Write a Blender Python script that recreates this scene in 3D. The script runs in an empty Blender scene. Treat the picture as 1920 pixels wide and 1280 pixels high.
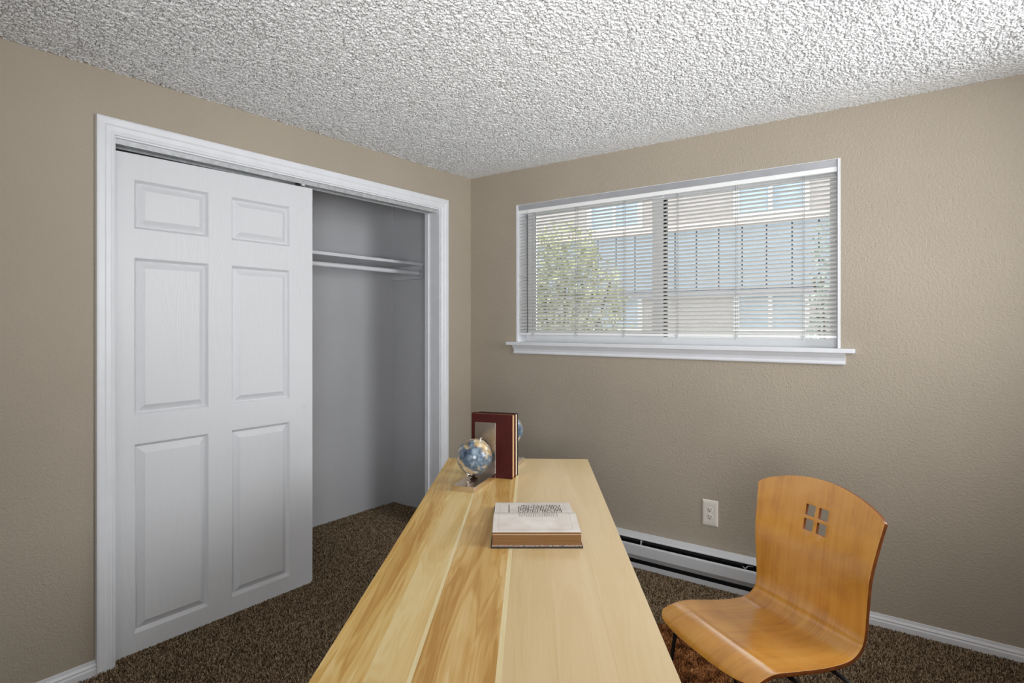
import bpy, bmesh, math, random
import numpy as np
from mathutils import Vector, Matrix

SC = bpy.context.scene
COL = SC.collection
random.seed(7)
NP = np.random.default_rng(11)
R = math.radians

# ------------------------------------------------------------------ camera, world, lights, exposure
CAM = Vector((2.598, -3.0534, 1.3228)); YAW = 36.4422
cd = bpy.data.cameras.new('camera'); cam = bpy.data.objects.new('camera', cd); COL.objects.link(cam)
cam.location = CAM; cam.rotation_euler = (R(90), 0, R(YAW))
cd.sensor_fit = 'HORIZONTAL'; cd.sensor_width = 36.0
cd.lens = 1121.82 * 36 / 1920
cd.shift_y = -(640 - 608.97) / 1920
cd.clip_start = 0.02; cd.clip_end = 200
SC.camera = cam

wd = bpy.data.worlds.new('world'); SC.world = wd; wd.use_nodes = True
bg = wd.node_tree.nodes['Background']
bg.inputs[0].default_value = (0.90, 0.95, 1.0, 1); bg.inputs[1].default_value = 2.5

def lamp(name, kind, loc, aim, energy, color=(1, 1, 1), size=None, size_y=None, angle=None):
    l = bpy.data.lights.new(name, kind); l.energy = energy; l.color = color
    if kind == 'AREA':
        l.shape = 'RECTANGLE'; l.size = size; l.size_y = size_y or size
    if angle: l.angle = angle
    o = bpy.data.objects.new(name, l); COL.objects.link(o); o.location = loc
    o.rotation_euler = (Vector(aim) - Vector(loc)).to_track_quat('-Z', 'Y').to_euler()
    return o
lamp('sun', 'SUN', (9, 9, 11), (1.2, 0, 1.5), 4.5, (1, .98, .95), angle=R(46))
side = lamp('side_fill_light', 'AREA', (3.50, -.95, 1.65), (0.0, -1.45, 1.45), 27, (.95, .975, 1), 1.2, 1.2)  # added fill, out of view on the right, for window-side light
side.data.spread = R(125)
bounce = lamp('bounce_light', 'AREA', (3.0, -3.45, 1.35), (1.25, -.5, 2.3), 19, (.95, .975, 1), 0.8, 0.8)
bounce.data.spread = R(95)
lamp('rear_fill_light', 'AREA', (1.9, -4.05, 1.15), (0.4, -1.4, .45), 9, (.97, .985, 1), 0.9, 1.7)  # added fill behind the camera to lift the lower door; no doorway here

vs = SC.view_settings
vs.view_transform = 'Standard'; vs.look = 'None'; vs.gamma = 1; vs.exposure = 0.2; vs.use_curve_mapping = False

# ------------------------------------------------------------------ helpers
def lin(c):
    f = lambda v: v / 12.92 if v <= .04045 else ((v + .055) / 1.055) ** 2.4
    return tuple(f(v / 255) for v in c) + (1,)

class NT:
    """small node-tree writer"""
    def __init__(s, name):
        s.m = bpy.data.materials.new(name); s.m.use_nodes = True
        s.t = s.m.node_tree; s.n = s.t.nodes; s.b = s.n['Principled BSDF']; s.o = s.n['Material Output']
    def add(s, typ, **kw):
        n = s.n.new(typ)
        for k, v in kw.items():
            if k.startswith('i_'):
                key = k[2:]
                key = int(key) if key.isdigit() else key
                n.inputs[key].default_value = v
            else: setattr(n, k, v)
        return n
    def link(s, a, b): s.t.links.new(a, b); return s
    def coord(s, scale=(1, 1, 1), kind='Object', loc=(0, 0, 0), rot=(0, 0, 0)):
        c = s.add('ShaderNodeTexCoord'); m = s.add('ShaderNodeMapping')
        m.inputs['Scale'].default_value = scale; m.inputs['Location'].default_value = loc; m.inputs['Rotation'].default_value = rot
        s.link(c.outputs[kind], m.inputs['Vector']); return m.outputs[0]
    def noise(s, vec, scale, detail=2, rough=.5, dist=0):
        n = s.add('ShaderNodeTexNoise'); n.inputs['Scale'].default_value = scale; n.inputs['Detail'].default_value = detail
        n.inputs['Roughness'].default_value = rough; n.inputs['Distortion'].default_value = dist
        s.link(vec, n.inputs['Vector']); return n.outputs[0]
    def ramp(s, fac, stops):
        n = s.add('ShaderNodeValToRGB'); e = n.color_ramp.elements
        while len(e) < len(stops): e.new(.5)
        for k, (p, c) in enumerate(stops): e[k].position = p; e[k].color = c
        s.link(fac, n.inputs[0]); return n.outputs[0]
    def mix(s, fac, a, b, blend='MIX'):
        n = s.add('ShaderNodeMix', data_type='RGBA', blend_type=blend)
        for v, k in ((fac, 0), (a, 6), (b, 7)):
            if isinstance(v, bpy.types.NodeSocket): s.link(v, n.inputs[k])
            else: n.inputs[k].default_value = v
        return n.outputs[2]
    def math(s, op, a, b=0.0, clamp=False):
        n = s.add('ShaderNodeMath', operation=op, use_clamp=clamp)
        for v, k in ((a, 0), (b, 1)):
            if isinstance(v, bpy.types.NodeSocket): s.link(v, n.inputs[k])
            else: n.inputs[k].default_value = v
        return n.outputs[0]
    def bump(s, h, strength, dist):
        n = s.add('ShaderNodeBump'); n.inputs['Strength'].default_value = strength; n.inputs['Distance'].default_value = dist
        s.link(h, n.inputs['Height']); s.link(n.outputs[0], s.b.inputs['Normal']); return s
    def base(s, c, rough=.5, metal=0.0, spec=.5):
        if isinstance(c, bpy.types.NodeSocket): s.link(c, s.b.inputs['Base Color'])
        else: s.b.inputs['Base Color'].default_value = c
        if isinstance(rough, bpy.types.NodeSocket): s.link(rough, s.b.inputs['Roughness'])
        else: s.b.inputs['Roughness'].default_value = rough
        s.b.inputs['Metallic'].default_value = metal
        s.b.inputs['Specular IOR Level'].default_value = spec
        return s

def plain(name, rgb, rough=.5, metal=0.0, spec=.5, vary=.06, vscale=9, bump=None):
    """painted / plastic / metal surface with a slight mottling"""
    t = NT(name); v = t.coord()
    n = t.noise(v, vscale, 3)
    c = lin(rgb); d = tuple(x * (1 - vary) for x in c[:3]) + (1,); e = tuple(min(1, x * (1 + vary)) for x in c[:3]) + (1,)
    t.base(t.ramp(n, [(.3, d), (.7, e)]), rough, metal, spec)
    if bump: t.bump(t.noise(v, bump[0], 2), bump[1], bump[2])
    return t.m

def mesh_obj(name, bm, mat, parent=None, smooth=False, mats=None):
    me = bpy.data.meshes.new(name); bm.normal_update(); bm.to_mesh(me); bm.free()
    for m in (mats or [mat]): me.materials.append(m)
    if smooth:
        for p in me.polygons: p.use_smooth = True
        if smooth is not True: me.set_sharp_from_angle(angle=R(smooth))
    o = bpy.data.objects.new(name, me); COL.objects.link(o)
    if parent: o.parent = parent
    return o

def empty(name, loc=(0, 0, 0), rz=0):
    o = bpy.data.objects.new(name, None); COL.objects.link(o); o.location = loc; o.rotation_euler = (0, 0, rz); o.empty_display_size = .1
    return o
def tag(o, label=None, cat=None, group=None, kind=None):
    for k, v in (('label', label), ('category', cat), ('group', group), ('kind', kind)):
        if v: o[k] = v
    return o

def box(bm, x0, x1, y0, y1, z0, z1, bev=0):
    vs_ = [bm.verts.new(p) for p in ((x0, y0, z0), (x1, y0, z0), (x1, y1, z0), (x0, y1, z0), (x0, y0, z1), (x1, y0, z1), (x1, y1, z1), (x0, y1, z1))]
    fs = [bm.faces.new([vs_[i] for i in f]) for f in ((3, 2, 1, 0), (4, 5, 6, 7), (0, 1, 5, 4), (1, 2, 6, 5), (2, 3, 7, 6), (3, 0, 4, 7))]
    if bev:
        es = {e for f in fs for e in f.edges}
        bmesh.ops.bevel(bm, geom=list(es), offset=bev, segments=2, affect='EDGES', profile=.6)
    return bm
def B(x0, x1, y0, y1, z0, z1, bev=0): return box(bmesh.new(), x0, x1, y0, y1, z0, z1, bev)

def cyl(bm, p, q, r0, r1=None, seg=16, caps=True):
    p, q = Vector(p), Vector(q); r1 = r0 if r1 is None else r1
    a = (q - p).normalized(); u = a.orthogonal().normalized(); w = a.cross(u)
    ra = [bm.verts.new(p + (u * math.cos(t) + w * math.sin(t)) * r0) for t in (2 * math.pi * k / seg for k in range(seg))]
    rb = [bm.verts.new(q + (u * math.cos(t) + w * math.sin(t)) * r1) for t in (2 * math.pi * k / seg for k in range(seg))]
    for k in range(seg):
        bm.faces.new((ra[k], ra[(k + 1) % seg], rb[(k + 1) % seg], rb[k]))
    if caps: bm.faces.new(ra[::-1]); bm.faces.new(rb)
    return bm

def tube(bm, pts, r, seg=12):
    pts = [Vector(p) for p in pts]; rings = []; u = None
    for i, p in enumerate(pts):
        a = (pts[min(i + 1, len(pts) - 1)] - pts[max(i - 1, 0)]).normalized()
        u = a.orthogonal().normalized() if u is None else (u - a * u.dot(a)).normalized()
        w = a.cross(u)
        rings.append([bm.verts.new(p + (u * math.cos(t) + w * math.sin(t)) * r) for t in (2 * math.pi * k / seg for k in range(seg))])
    for A, C_ in zip(rings, rings[1:]):
        for k in range(seg): bm.faces.new((A[k], A[(k + 1) % seg], C_[(k + 1) % seg], C_[k]))
    bm.faces.new(rings[0][::-1]); bm.faces.new(rings[-1])
    return bm

def smooth_path(pts, n=8):
    """Catmull-Rom through the points"""
    P = [Vector(p) for p in pts]; P = [2 * P[0] - P[1]] + P + [2 * P[-1] - P[-2]]; out = []
    for i in range(1, len(P) - 2):
        a, b, c, d = P[i - 1:i + 3]
        for k in range(n):
            t = k / n
            out.append(.5 * ((2 * b) + (c - a) * t + (2 * a - 5 * b + 4 * c - d) * t * t + (3 * b - a - 3 * c + d) * t ** 3))
    return out + [P[-2]]

def lathe(bm, prof, seg=32, M=None):
    M = M or Matrix.Identity(4); rings = []
    for r, z in prof:
        if r < 1e-6: rings.append([bm.verts.new(M @ Vector((0, 0, z)))])
        else: rings.append([bm.verts.new(M @ Vector((r * math.cos(2 * math.pi * k / seg), r * math.sin(2 * math.pi * k / seg), z))) for k in range(seg)])
    for A, C_ in zip(rings, rings[1:]):
        for k in range(seg):
            j = (k + 1) % seg
            if len(A) == 1 and len(C_) == 1: continue
            if len(A) == 1: bm.faces.new((A[0], C_[j], C_[k]))
            elif len(C_) == 1: bm.faces.new((A[k], A[j], C_[0]))
            else: bm.faces.new((A[k], A[j], C_[j], C_[k]))
    bmesh.ops.recalc_face_normals(bm, faces=bm.faces[:])
    return bm

def extrude_profile(bm, prof, a, b, axis):
    """closed profile [(p,q)] swept from a to b; axis 'x': (y,z) profile, axis 'y': (x,z) profile"""
    f = (lambda t, p, q: (t, p, q)) if axis == 'x' else (lambda t, p, q: (p, t, q))
    A = [bm.verts.new(f(a, p, q)) for p, q in prof]; C_ = [bm.verts.new(f(b, p, q)) for p, q in prof]; n = len(prof)
    for k in range(n): bm.faces.new((A[k], A[(k + 1) % n], C_[(k + 1) % n], C_[k]))
    bm.faces.new(A); bm.faces.new(C_[::-1])
    bmesh.ops.recalc_face_normals(bm, faces=bm.faces[:])
    return bm

def slab_holes(plane, p0, p1, a0, a1, z0, z1, holes=()):
    """one connected wall with rectangular openings. plane 'x': thickness p0..p1 along x, a along y"""
    bm = bmesh.new()
    As = sorted({a0, a1, *[h[0] for h in holes], *[h[1] for h in holes]}); Zs = sorted({z0, z1, *[h[2] for h in holes], *[h[3] for h in holes]})
    solid = lambda i, j: 0 <= i < len(As) - 1 and 0 <= j < len(Zs) - 1 and not any(h[0] <= As[i] < h[1] and h[2] <= Zs[j] < h[3] for h in holes)
    vc = {}
    def V(p, i, j):
        k = (p, i, j)
        if k not in vc: vc[k] = bm.verts.new((p, As[i], Zs[j]) if plane == 'x' else (As[i], p, Zs[j]))
        return vc[k]
    for i in range(len(As) - 1):
        for j in range(len(Zs) - 1):
            if not solid(i, j): continue
            for p in (p0, p1): bm.faces.new((V(p, i, j), V(p, i + 1, j), V(p, i + 1, j + 1), V(p, i, j + 1)))
            for di, dj, e in ((-1, 0, ((i, j), (i, j + 1))), (1, 0, ((i + 1, j), (i + 1, j + 1))), (0, -1, ((i, j), (i + 1, j))), (0, 1, ((i, j + 1), (i + 1, j + 1)))):
                if not solid(i + di, j + dj): bm.faces.new((V(p0, *e[0]), V(p0, *e[1]), V(p1, *e[1]), V(p1, *e[0])))
    bmesh.ops.recalc_face_normals(bm, faces=bm.faces[:])
    return bm

def copy_part(o, parent=None, loc=None):
    c = o.copy(); COL.objects.link(c)
    if parent is not None: c.parent = parent
    if loc is not None: c.location = loc
    return c

# ------------------------------------------------------------------ materials
def wall_paint(name, rgb, amp=.55):
    t = NT(name); v = t.coord()
    c = lin(rgb); n = t.noise(v, 1.7, 3)
    t.base(t.ramp(n, [(.3, tuple(x * .95 for x in c[:3]) + (1,)), (.7, tuple(x * 1.04 for x in c[:3]) + (1,))]), .62, spec=.3)
    h = t.math('ADD', t.noise(v, 150, 3, .55), t.math('MULTIPLY', t.noise(v, 74, 2), .8))
    t.bump(h, amp, .0042)
    return t.m
M_WALL = wall_paint('beige_wall_paint', (172, 161, 145), .62)
M_CLOSETWALL = wall_paint('closet_wall_paint', (192, 192, 194), .3)
M_TRIM = plain('white_trim_paint', (226, 227, 231), .38, vary=.025, vscale=14, bump=(40, .05, .002))
M_CEIL = plain('ceiling_popcorn', (240, 240, 240), .9, spec=.1, vary=.03, vscale=60, bump=(420, .5, .0015))
M_VINYL = plain('white_vinyl', (232, 233, 235), .35, vary=.02)
M_LIP = plain('white_valance', (244, 244, 244), .35, vary=.01)
def slat_mat():
    t = NT('blind_slat'); t.base(lin((238, 237, 235)), .42, spec=.35)
    tr = t.add('ShaderNodeBsdfTranslucent'); tr.inputs[0].default_value = lin((236, 234, 230)); m = t.add('ShaderNodeMixShader'); m.inputs[0].default_value = .30
    t.link(t.b.outputs[0], m.inputs[1]).link(tr.outputs[0], m.inputs[2]).link(m.outputs[0], t.o.inputs[0]); return t.m
M_SLAT = slat_mat()
M_CORD = plain('blind_cord', (150, 150, 150), .7)
M_DARK = plain('black_gasket', (14, 14, 15), .5)
M_WAND = plain('tilt_wand_plastic', (88, 90, 94), .25)
M_CLEAR = plain('clip_plastic', (196, 198, 200), .15)
M_CHROME = plain('polished_nickel', (228, 219, 212), .22, 1.0, vary=.04, vscale=30)
M_STEEL = plain('galvanised_track', (188, 190, 192), .35, .3, vary=.15, vscale=45)
M_BLACK = plain('black_steel', (12, 12, 13), .42)
M_HEAT = plain('heater_enamel', (216, 218, 222), .35, vary=.02)
M_FIN = plain('heater_dark_inside', (22, 22, 23), .5, vary=.3, vscale=60)
M_OUT = plain('outlet_ivory', (228, 222, 212), .3, vary=.02)
M_SLOT = plain('outlet_slot', (18, 15, 13), .6)

def door_paint():
    t = NT('door_paint')
    w = t.math('SINE', t.math('MULTIPLY', t.noise(t.coord((6.5, 6.5, .75)), 1.5, 2, .4, .4), 130.0))
    g = t.noise(t.coord((160, 160, 9)), 1, 3)
    t.base(lin((216, 217, 220)), .4, spec=.4)
    t.bump(t.math('ADD', t.math('MULTIPLY', w, .5), t.math('MULTIPLY', g, .5)), .16, .0018)
    return t.m
M_DOOR = door_paint()

def glass():
    t = NT('window_glass'); n = t.n; n.remove(t.b)
    a = t.add('ShaderNodeBsdfTransparent'); g = t.add('ShaderNodeBsdfGlossy'); g.inputs['Roughness'].default_value = .02
    f = t.add('ShaderNodeFresnel'); f.inputs['IOR'].default_value = 1.45; m = t.add('ShaderNodeMixShader')
    a.inputs[0].default_value = (.93, .96, .96, 1)
    t.link(f.outputs[0], m.inputs[0]).link(a.outputs[0], m.inputs[1]).link(g.outputs[0], m.inputs[2]).link(m.outputs[0], t.o.inputs[0])
    return t.m
M_GLASS = glass()

def poplar(name, dark, mid, light, seed, streak=1.0, rough=.33):
    """glued-board wood: long grain along local y with heartwood streaks"""
    t = NT(name)
    v = t.coord((7.5, .55, 7.5), loc=(seed * 3.7, seed * 1.9, 0))
    big = t.noise(v, 1.5, 4, .55, 1.1)
    fine = t.noise(t.coord((120, 2.2, 120), loc=(seed, 0, 0)), 1.6, 4, .6, .2)
    med = t.noise(t.coord((34, 1.0, 34), loc=(seed * 2.1, seed, 0)), 1.3, 3, .5, .5)
    f = t.math('ADD', t.math('MULTIPLY', big, .66), t.math('ADD', t.math('MULTIPLY', fine, .14), t.math('MULTIPLY', med, .20 * streak)))
    ring = t.math('SINE', t.math('MULTIPLY', big, 75.0))
    f = t.math('ADD', f, t.math('MULTIPLY', ring, .022 + .016 * streak))
    f = t.math('ADD', f, .10 * (1 - streak))
    c = t.ramp(f, [(.36, lin(dark)), (.50, lin(mid)), (.64, lin(light))])
    t.base(c, t.math('ADD', t.math('MULTIPLY', fine, .14), rough - .04), spec=.45)
    t.bump(fine, .05, .0005)
    return t.m

def ply():
    t = NT('orange_maple_plywood')
    v = t.coord((14, 1.6, 1.6)); a = t.noise(v, 2.3, 4, .55, .4)
    fine = t.noise(t.coord((130, 1.3, 1.3)), 1.6, 3)
    blot = t.noise(t.coord((5, 7, 7)), 1.5, 3, .6, .8)
    f = t.math('ADD', t.math('MULTIPLY', a, .42), t.math('ADD', t.math('MULTIPLY', fine, .24), t.math('MULTIPLY', blot, .36)))
    c = t.ramp(f, [(.34, lin((182, 118, 40))), (.52, lin((210, 146, 56))), (.70, lin((222, 164, 76)))])
    t.base(c, .3, spec=.5); t.b.inputs['Coat Weight'].default_value = 1.0; t.b.inputs['Coat Roughness'].default_value = .17; t.b.inputs['Coat IOR'].default_value = 1.8
    t.bump(fine, .04, .0005)
    return t.m
M_PLY = ply()
M_PLYEDGE = plain('plywood_edge', (104, 54, 18), .4, vary=.3, vscale=60)

# ------------------------------------------------------------------ room shell
H = 2.30; XR = 3.55; YF = -4.25
OY0, OY1, OZ = -2.106, -.302, 2.046      # closet opening
WX0, WX1, WZ0, WZ1 = .376, 2.187, 1.197, 2.077   # window opening
def struct(name, bm, m, **k): return tag(mesh_obj(name, bm, m, **k), kind='structure')
fl = struct('floor', B(-.85, XR + .12, YF - .12, .16, -.12, 0), plain('subfloor', (52, 40, 28), .95))
fl['label'] = 'brown carpeted floor of the room and closet'
ce = struct('ceiling', B(-.85, XR + .12, YF - .12, .16, H + .006, H + .12), M_CEIL)
ce['label'] = 'white popcorn textured ceiling'
wl = struct('wall_left', slab_holes('x', -.115, 0, YF, 0, 0, H + .006, [(OY0 - .018, OY1 + .018, -.0, OZ + .018)]), M_WALL)
wl['label'] = 'beige textured wall holding the closet opening'
wb = struct('wall_back', slab_holes('y', 0, .16, -.86, XR, -.12, H + .006, [(WX0, WX1, WZ0, WZ1)]), M_WALL)
wb['label'] = 'beige textured wall holding the window with blinds'
struct('wall_right', B(XR, XR + .12, YF - .12, .16, 0, H + .006), M_WALL)['label'] = 'beige wall beyond the chair, out of view'
struct('wall_front', B(-.115, XR, YF - .12, YF, 0, H + .006), M_WALL)['label'] = 'beige wall behind the viewpoint'
cw = tag(empty('wall_closet'), 'grey white painted closet interior walls', kind='structure')
mesh_obj('back_panel', B(-.86, -.742, -2.5, 0, 0, H + .006), M_CLOSETWALL, cw)
mesh_obj('side_panel', B(-.742, -.115, -2.5, -2.45, 0, H + .006), M_CLOSETWALL, cw)
mesh_obj('side_panel', B(-.742, -.115, -.012, 0, 0, H + .006), M_CLOSETWALL, cw)
mesh_obj('inner_face', slab_holes('x', -.1215, -.115, -2.45, -.012, 0, H + .006, [(OY0 - .018, OY1 + .018, 0, OZ + .018)]), M_CLOSETWALL, cw)

# popcorn relief on the part of the ceiling the view can reach
def popcorn():
    st = .0025; nx, ny = int(XR / st), int(3.6 / st)
    g = NP.standard_normal((nx, ny))
    fx = np.fft.fftfreq(nx)[:, None]; fy = np.fft.fftfreq(ny)[None, :]
    def blur(s): return np.fft.ifft2(np.fft.fft2(g) * np.exp(-2 * (math.pi * s) ** 2 * (fx ** 2 + fy ** 2))).real
    a = blur(.42); a /= a.std(); b = blur(1.6); b /= b.std()
    h = a + .26 * b
    h = np.clip(h + .95, 0, 1.5) ** .9
    fade = np.clip((np.arange(ny) * st - .01) / .30, .28, 1)[None, :]      # thinner spray along the window wall
    z = H + .003 - .0068 * h * fade - .0040 * (1 - fade)
    X = (np.arange(nx) + .5) * st; Y = -(np.arange(ny) + .5) * st + .002
    jx = NP.uniform(-.35, .35, (nx, ny)) * st; jy = NP.uniform(-.35, .35, (nx, ny)) * st
    co = np.stack([X[:, None] + jx, Y[None, :] + jy, z], -1)
    f = np.array([-math.sin(R(YAW)), math.cos(R(YAW))])
    dep = (co[..., 0] - CAM.x) * f[0] + (co[..., 1] - CAM.y) * f[1]
    keep = dep > 1.55
    idx = -np.ones((nx, ny), np.int64); idx[keep] = np.arange(keep.sum())
    q = np.stack([idx[:-1, :-1], idx[:-1, 1:], idx[1:, 1:], idx[1:, :-1]], -1).reshape(-1, 4)
    q = q[(q >= 0).all(1)]
    me = bpy.data.meshes.new('popcorn_coating')
    me.vertices.add(int(keep.sum())); me.vertices.foreach_set('co', co[keep].astype(np.float32).ravel())
    me.loops.add(q.size); me.loops.foreach_set('vertex_index', q.ravel().astype(np.int32))
    me.polygons.add(len(q)); me.polygons.foreach_set('loop_start', (np.arange(len(q)) * 4).astype(np.int32))
    me.polygons.foreach_set('use_smooth', np.ones(len(q), bool))
    me.update(calc_edges=True); me.validate()
    me.materials.append(M_CEIL)
    o = bpy.data.objects.new('popcorn_coating', me); COL.objects.link(o); o.parent = ce; o['kind'] = 'stuff'
popcorn()

# carpet: twisted tufts scattered on points
def carpet_mat(name, stops, mottle=0):
    t = NT(name); oi = t.add('ShaderNodeObjectInfo')
    f = oi.outputs['Random']
    if mottle:
        n = t.noise(oi.outputs['Location'], mottle, 3, .6)
        f = t.math('ADD', t.math('MULTIPLY', f, .45), t.math('SUBTRACT', t.math('MULTIPLY', n, 1.9), .68))
    t.base(t.ramp(f, stops), .95, spec=.1)
    return t.m
def scatter(name, pts, mat, r, hgt, parent, tilt=.55):
    me = bpy.data.meshes.new(name); me.from_pydata([tuple(p) for p in pts], [], [])
    me.materials.append(mat)
    o = bpy.data.objects.new(name, me); COL.objects.link(o); o['kind'] = 'stuff'
    if parent: o.parent = parent
    ng = bpy.data.node_groups.new(name + '_nodes', 'GeometryNodeTree')
    ng.interface.new_socket('Geometry', in_out='INPUT', socket_type='NodeSocketGeometry')
    ng.interface.new_socket('Geometry', in_out='OUTPUT', socket_type='NodeSocketGeometry')
    N = ng.nodes; L = ng.links
    gi = N.new('NodeGroupInput'); go = N.new('NodeGroupOutput')
    co = N.new('GeometryNodeMeshCone'); co.inputs['Vertices'].default_value = 5; co.inputs['Radius Bottom'].default_value = r; co.inputs['Radius Top'].default_value = r * .55; co.inputs['Depth'].default_value = hgt
    sm = N.new('GeometryNodeSetMaterial'); sm.inputs['Material'].default_value = mat
    mp = N.new('GeometryNodeMeshToPoints')
    ip = N.new('GeometryNodeInstanceOnPoints')
    rr = N.new('FunctionNodeRandomValue'); rr.data_type = 'FLOAT_VECTOR'; rr.inputs[0].default_value = (-tilt, -tilt, 0); rr.inputs[1].default_value = (tilt, tilt, 6.28)
    rs = N.new('FunctionNodeRandomValue'); rs.data_type = 'FLOAT_VECTOR'; rs.inputs[0].default_value = (.6, .6, .75); rs.inputs[1].default_value = (1.25, 1.25, 1.2); rs.inputs['Seed'].default_value = 5
    L.new(gi.outputs[0], mp.inputs[0]); L.new(mp.outputs[0], ip.inputs['Points']); L.new(co.outputs[0], sm.inputs[0]); L.new(sm.outputs[0], ip.inputs['Instance'])
    L.new(rr.outputs[0], ip.inputs['Rotation']); L.new(rs.outputs[0], ip.inputs['Scale']); L.new(ip.outputs[0], go.inputs[0])
    md = o.modifiers.new('tufts', 'NODES'); md.node_group = ng
    return o
CARPET = carpet_mat('brown_carpet_yarn', [(0, lin((52, 40, 28))), (.35, lin((106, 87, 66))), (.7, lin((152, 130, 104))), (1, lin((204, 183, 155)))])
def carpet():
    st = .0042; xs = np.arange(-.735, XR, st); ys = np.arange(-3.4, -.005, st)
    X, Y = np.meshgrid(xs, ys); X = X + NP.uniform(-.5, .5, X.shape) * st; Y = Y + NP.uniform(-.5, .5, Y.shape) * st
    f = (-math.sin(R(YAW)), math.cos(R(YAW))); dep = (X - CAM.x) * f[0] + (Y - CAM.y) * f[1]
    ok = (dep > 1.95) & ((X > .0) | ((X < -.125) & (Y < -.014)) | ((Y > OY0) & (Y < OY1)))
    ok &= ~((X > .75) & (X < 2.02) & (Y > -.062)) & ~((Y > -.016) & (X > 0)) & ((X > .018) | ((Y > OY0) & (Y < OY1)) | (X < -.12))
    P = np.stack([X[ok], Y[ok], np.full(ok.sum(), .0055)], -1)
    return scatter('carpet_pile', P, CARPET, .0021, .0115, fl, .45)
carpet()
# ------------------------------------------------------------------ trims
def base_prof(sgn):   # thickness, height
    return [(0, 0), (.013, 0), (.013, .034), (.0105, .040), (.0115, .046), (.006, .054), (.0045, .064), (0, .065)]
b1 = struct('baseboard_right', extrude_profile(bmesh.new(), [(-t, z) for t, z in base_prof(1)], 2.0, XR, 'x'), M_TRIM)
b1['label'] = 'white moulded baseboard below the window wall, right of the heater'
struct('baseboard_back', extrude_profile(bmesh.new(), [(-t, z) for t, z in base_prof(1)], .0, .77, 'x'), M_TRIM)['label'] = 'white baseboard under the window wall between corner and heater'
struct('baseboard_left', extrude_profile(bmesh.new(), [(t, z) for t, z in base_prof(1)], YF, -2.1745, 'y'), M_TRIM)['label'] = 'white moulded baseboard left of the closet casing'

# closet casing, mitred, with a colonial profile (w = distance out from the opening, t = thickness)
CP = [(0, 0), (0, .0085), (.004, .0105), (.010, .0095), (.014, .0115), (.030, .0125), (.036, .0165), (.055, .0178), (.062, .0165), (.062, 0)]
ca = tag(empty('trim_1'), 'white moulded casing around the closet opening', kind='structure')
y0, y1, zt = OY0 - .006, OY1 + .006, OZ + .006
def casing(f0, f1):
    bm = bmesh.new(); A = [bm.verts.new(f0(w, t)) for w, t in CP]; C_ = [bm.verts.new(f1(w, t)) for w, t in CP]; n = len(CP)
    for k in range(n): bm.faces.new((A[k], A[(k + 1) % n], C_[(k + 1) % n], C_[k]))
    bm.faces.new(A); bm.faces.new(C_[::-1]); bmesh.ops.recalc_face_normals(bm, faces=bm.faces[:]); return bm
mesh_obj('casing_leg', casing(lambda w, t: (t, y0 - w, 0), lambda w, t: (t, y0 - w, zt + w)), M_TRIM, ca)
mesh_obj('casing_head', casing(lambda w, t: (t, y0 - w, zt + w), lambda w, t: (t, y1 + w, zt + w)), M_TRIM, ca)
mesh_obj('casing_leg', casing(lambda w, t: (t, y1 + w, 0), lambda w, t: (t, y1 + w, zt + w)), M_TRIM, ca)
ja = tag(empty('trim_2'), 'white closet door jamb lining the opening', kind='structure')
mesh_obj('jamb_board', B(-.118, .0005, OY0 - .018, OY0, 0, OZ + .018, .001), M_TRIM, ja)
mesh_obj('jamb_board', B(-.118, .0005, OY1, OY1 + .018, 0, OZ + .018, .001), M_TRIM, ja)
mesh_obj('jamb_head', B(-.118, .0005, OY0, OY1, OZ, OZ + .018, .001), M_TRIM, ja)
mesh_obj('door_stop', B(-.118, -.088, OY1 - .010, OY1, 0, OZ, .001), M_TRIM, ja)

tr = tag(empty('door_track', (0, 0, OZ)), 'metal sliding door track with chipped paint under the closet head', 'door track')
tb = bmesh.new()
extrude_profile(tb, [(-.016, 0), (-.016, -.020), (-.0185, -.020), (-.0185, -.004), (-.052, -.004), (-.052, -.016), (-.0545, -.016), (-.0545, -.004), (-.086, -.004), (-.086, -.02), (-.0885, -.02), (-.0885, 0)], OY0 + .002, OY1 - .002, 'y')
mesh_obj('channel', tb, M_STEEL, tr)
rb = bmesh.new(); cyl(rb, (-.034, -1.262, -.017), (-.022, -1.262, -.017), .0095, seg=20)
ro = mesh_obj('roller', rb, M_VINYL, tr, smooth=40)
rb = bmesh.new(); cyl(rb, (-.022, -1.262, -.017), (-.0195, -1.262, -.017), .003, seg=12); mesh_obj('axle', rb, M_DARK, ro)
rb = bmesh.new(); box(rb, -.036, -.0345, -1.30, -1.255, -.036, -.010); mesh_obj('hanger_plate', rb, M_DARK, tr)
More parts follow.
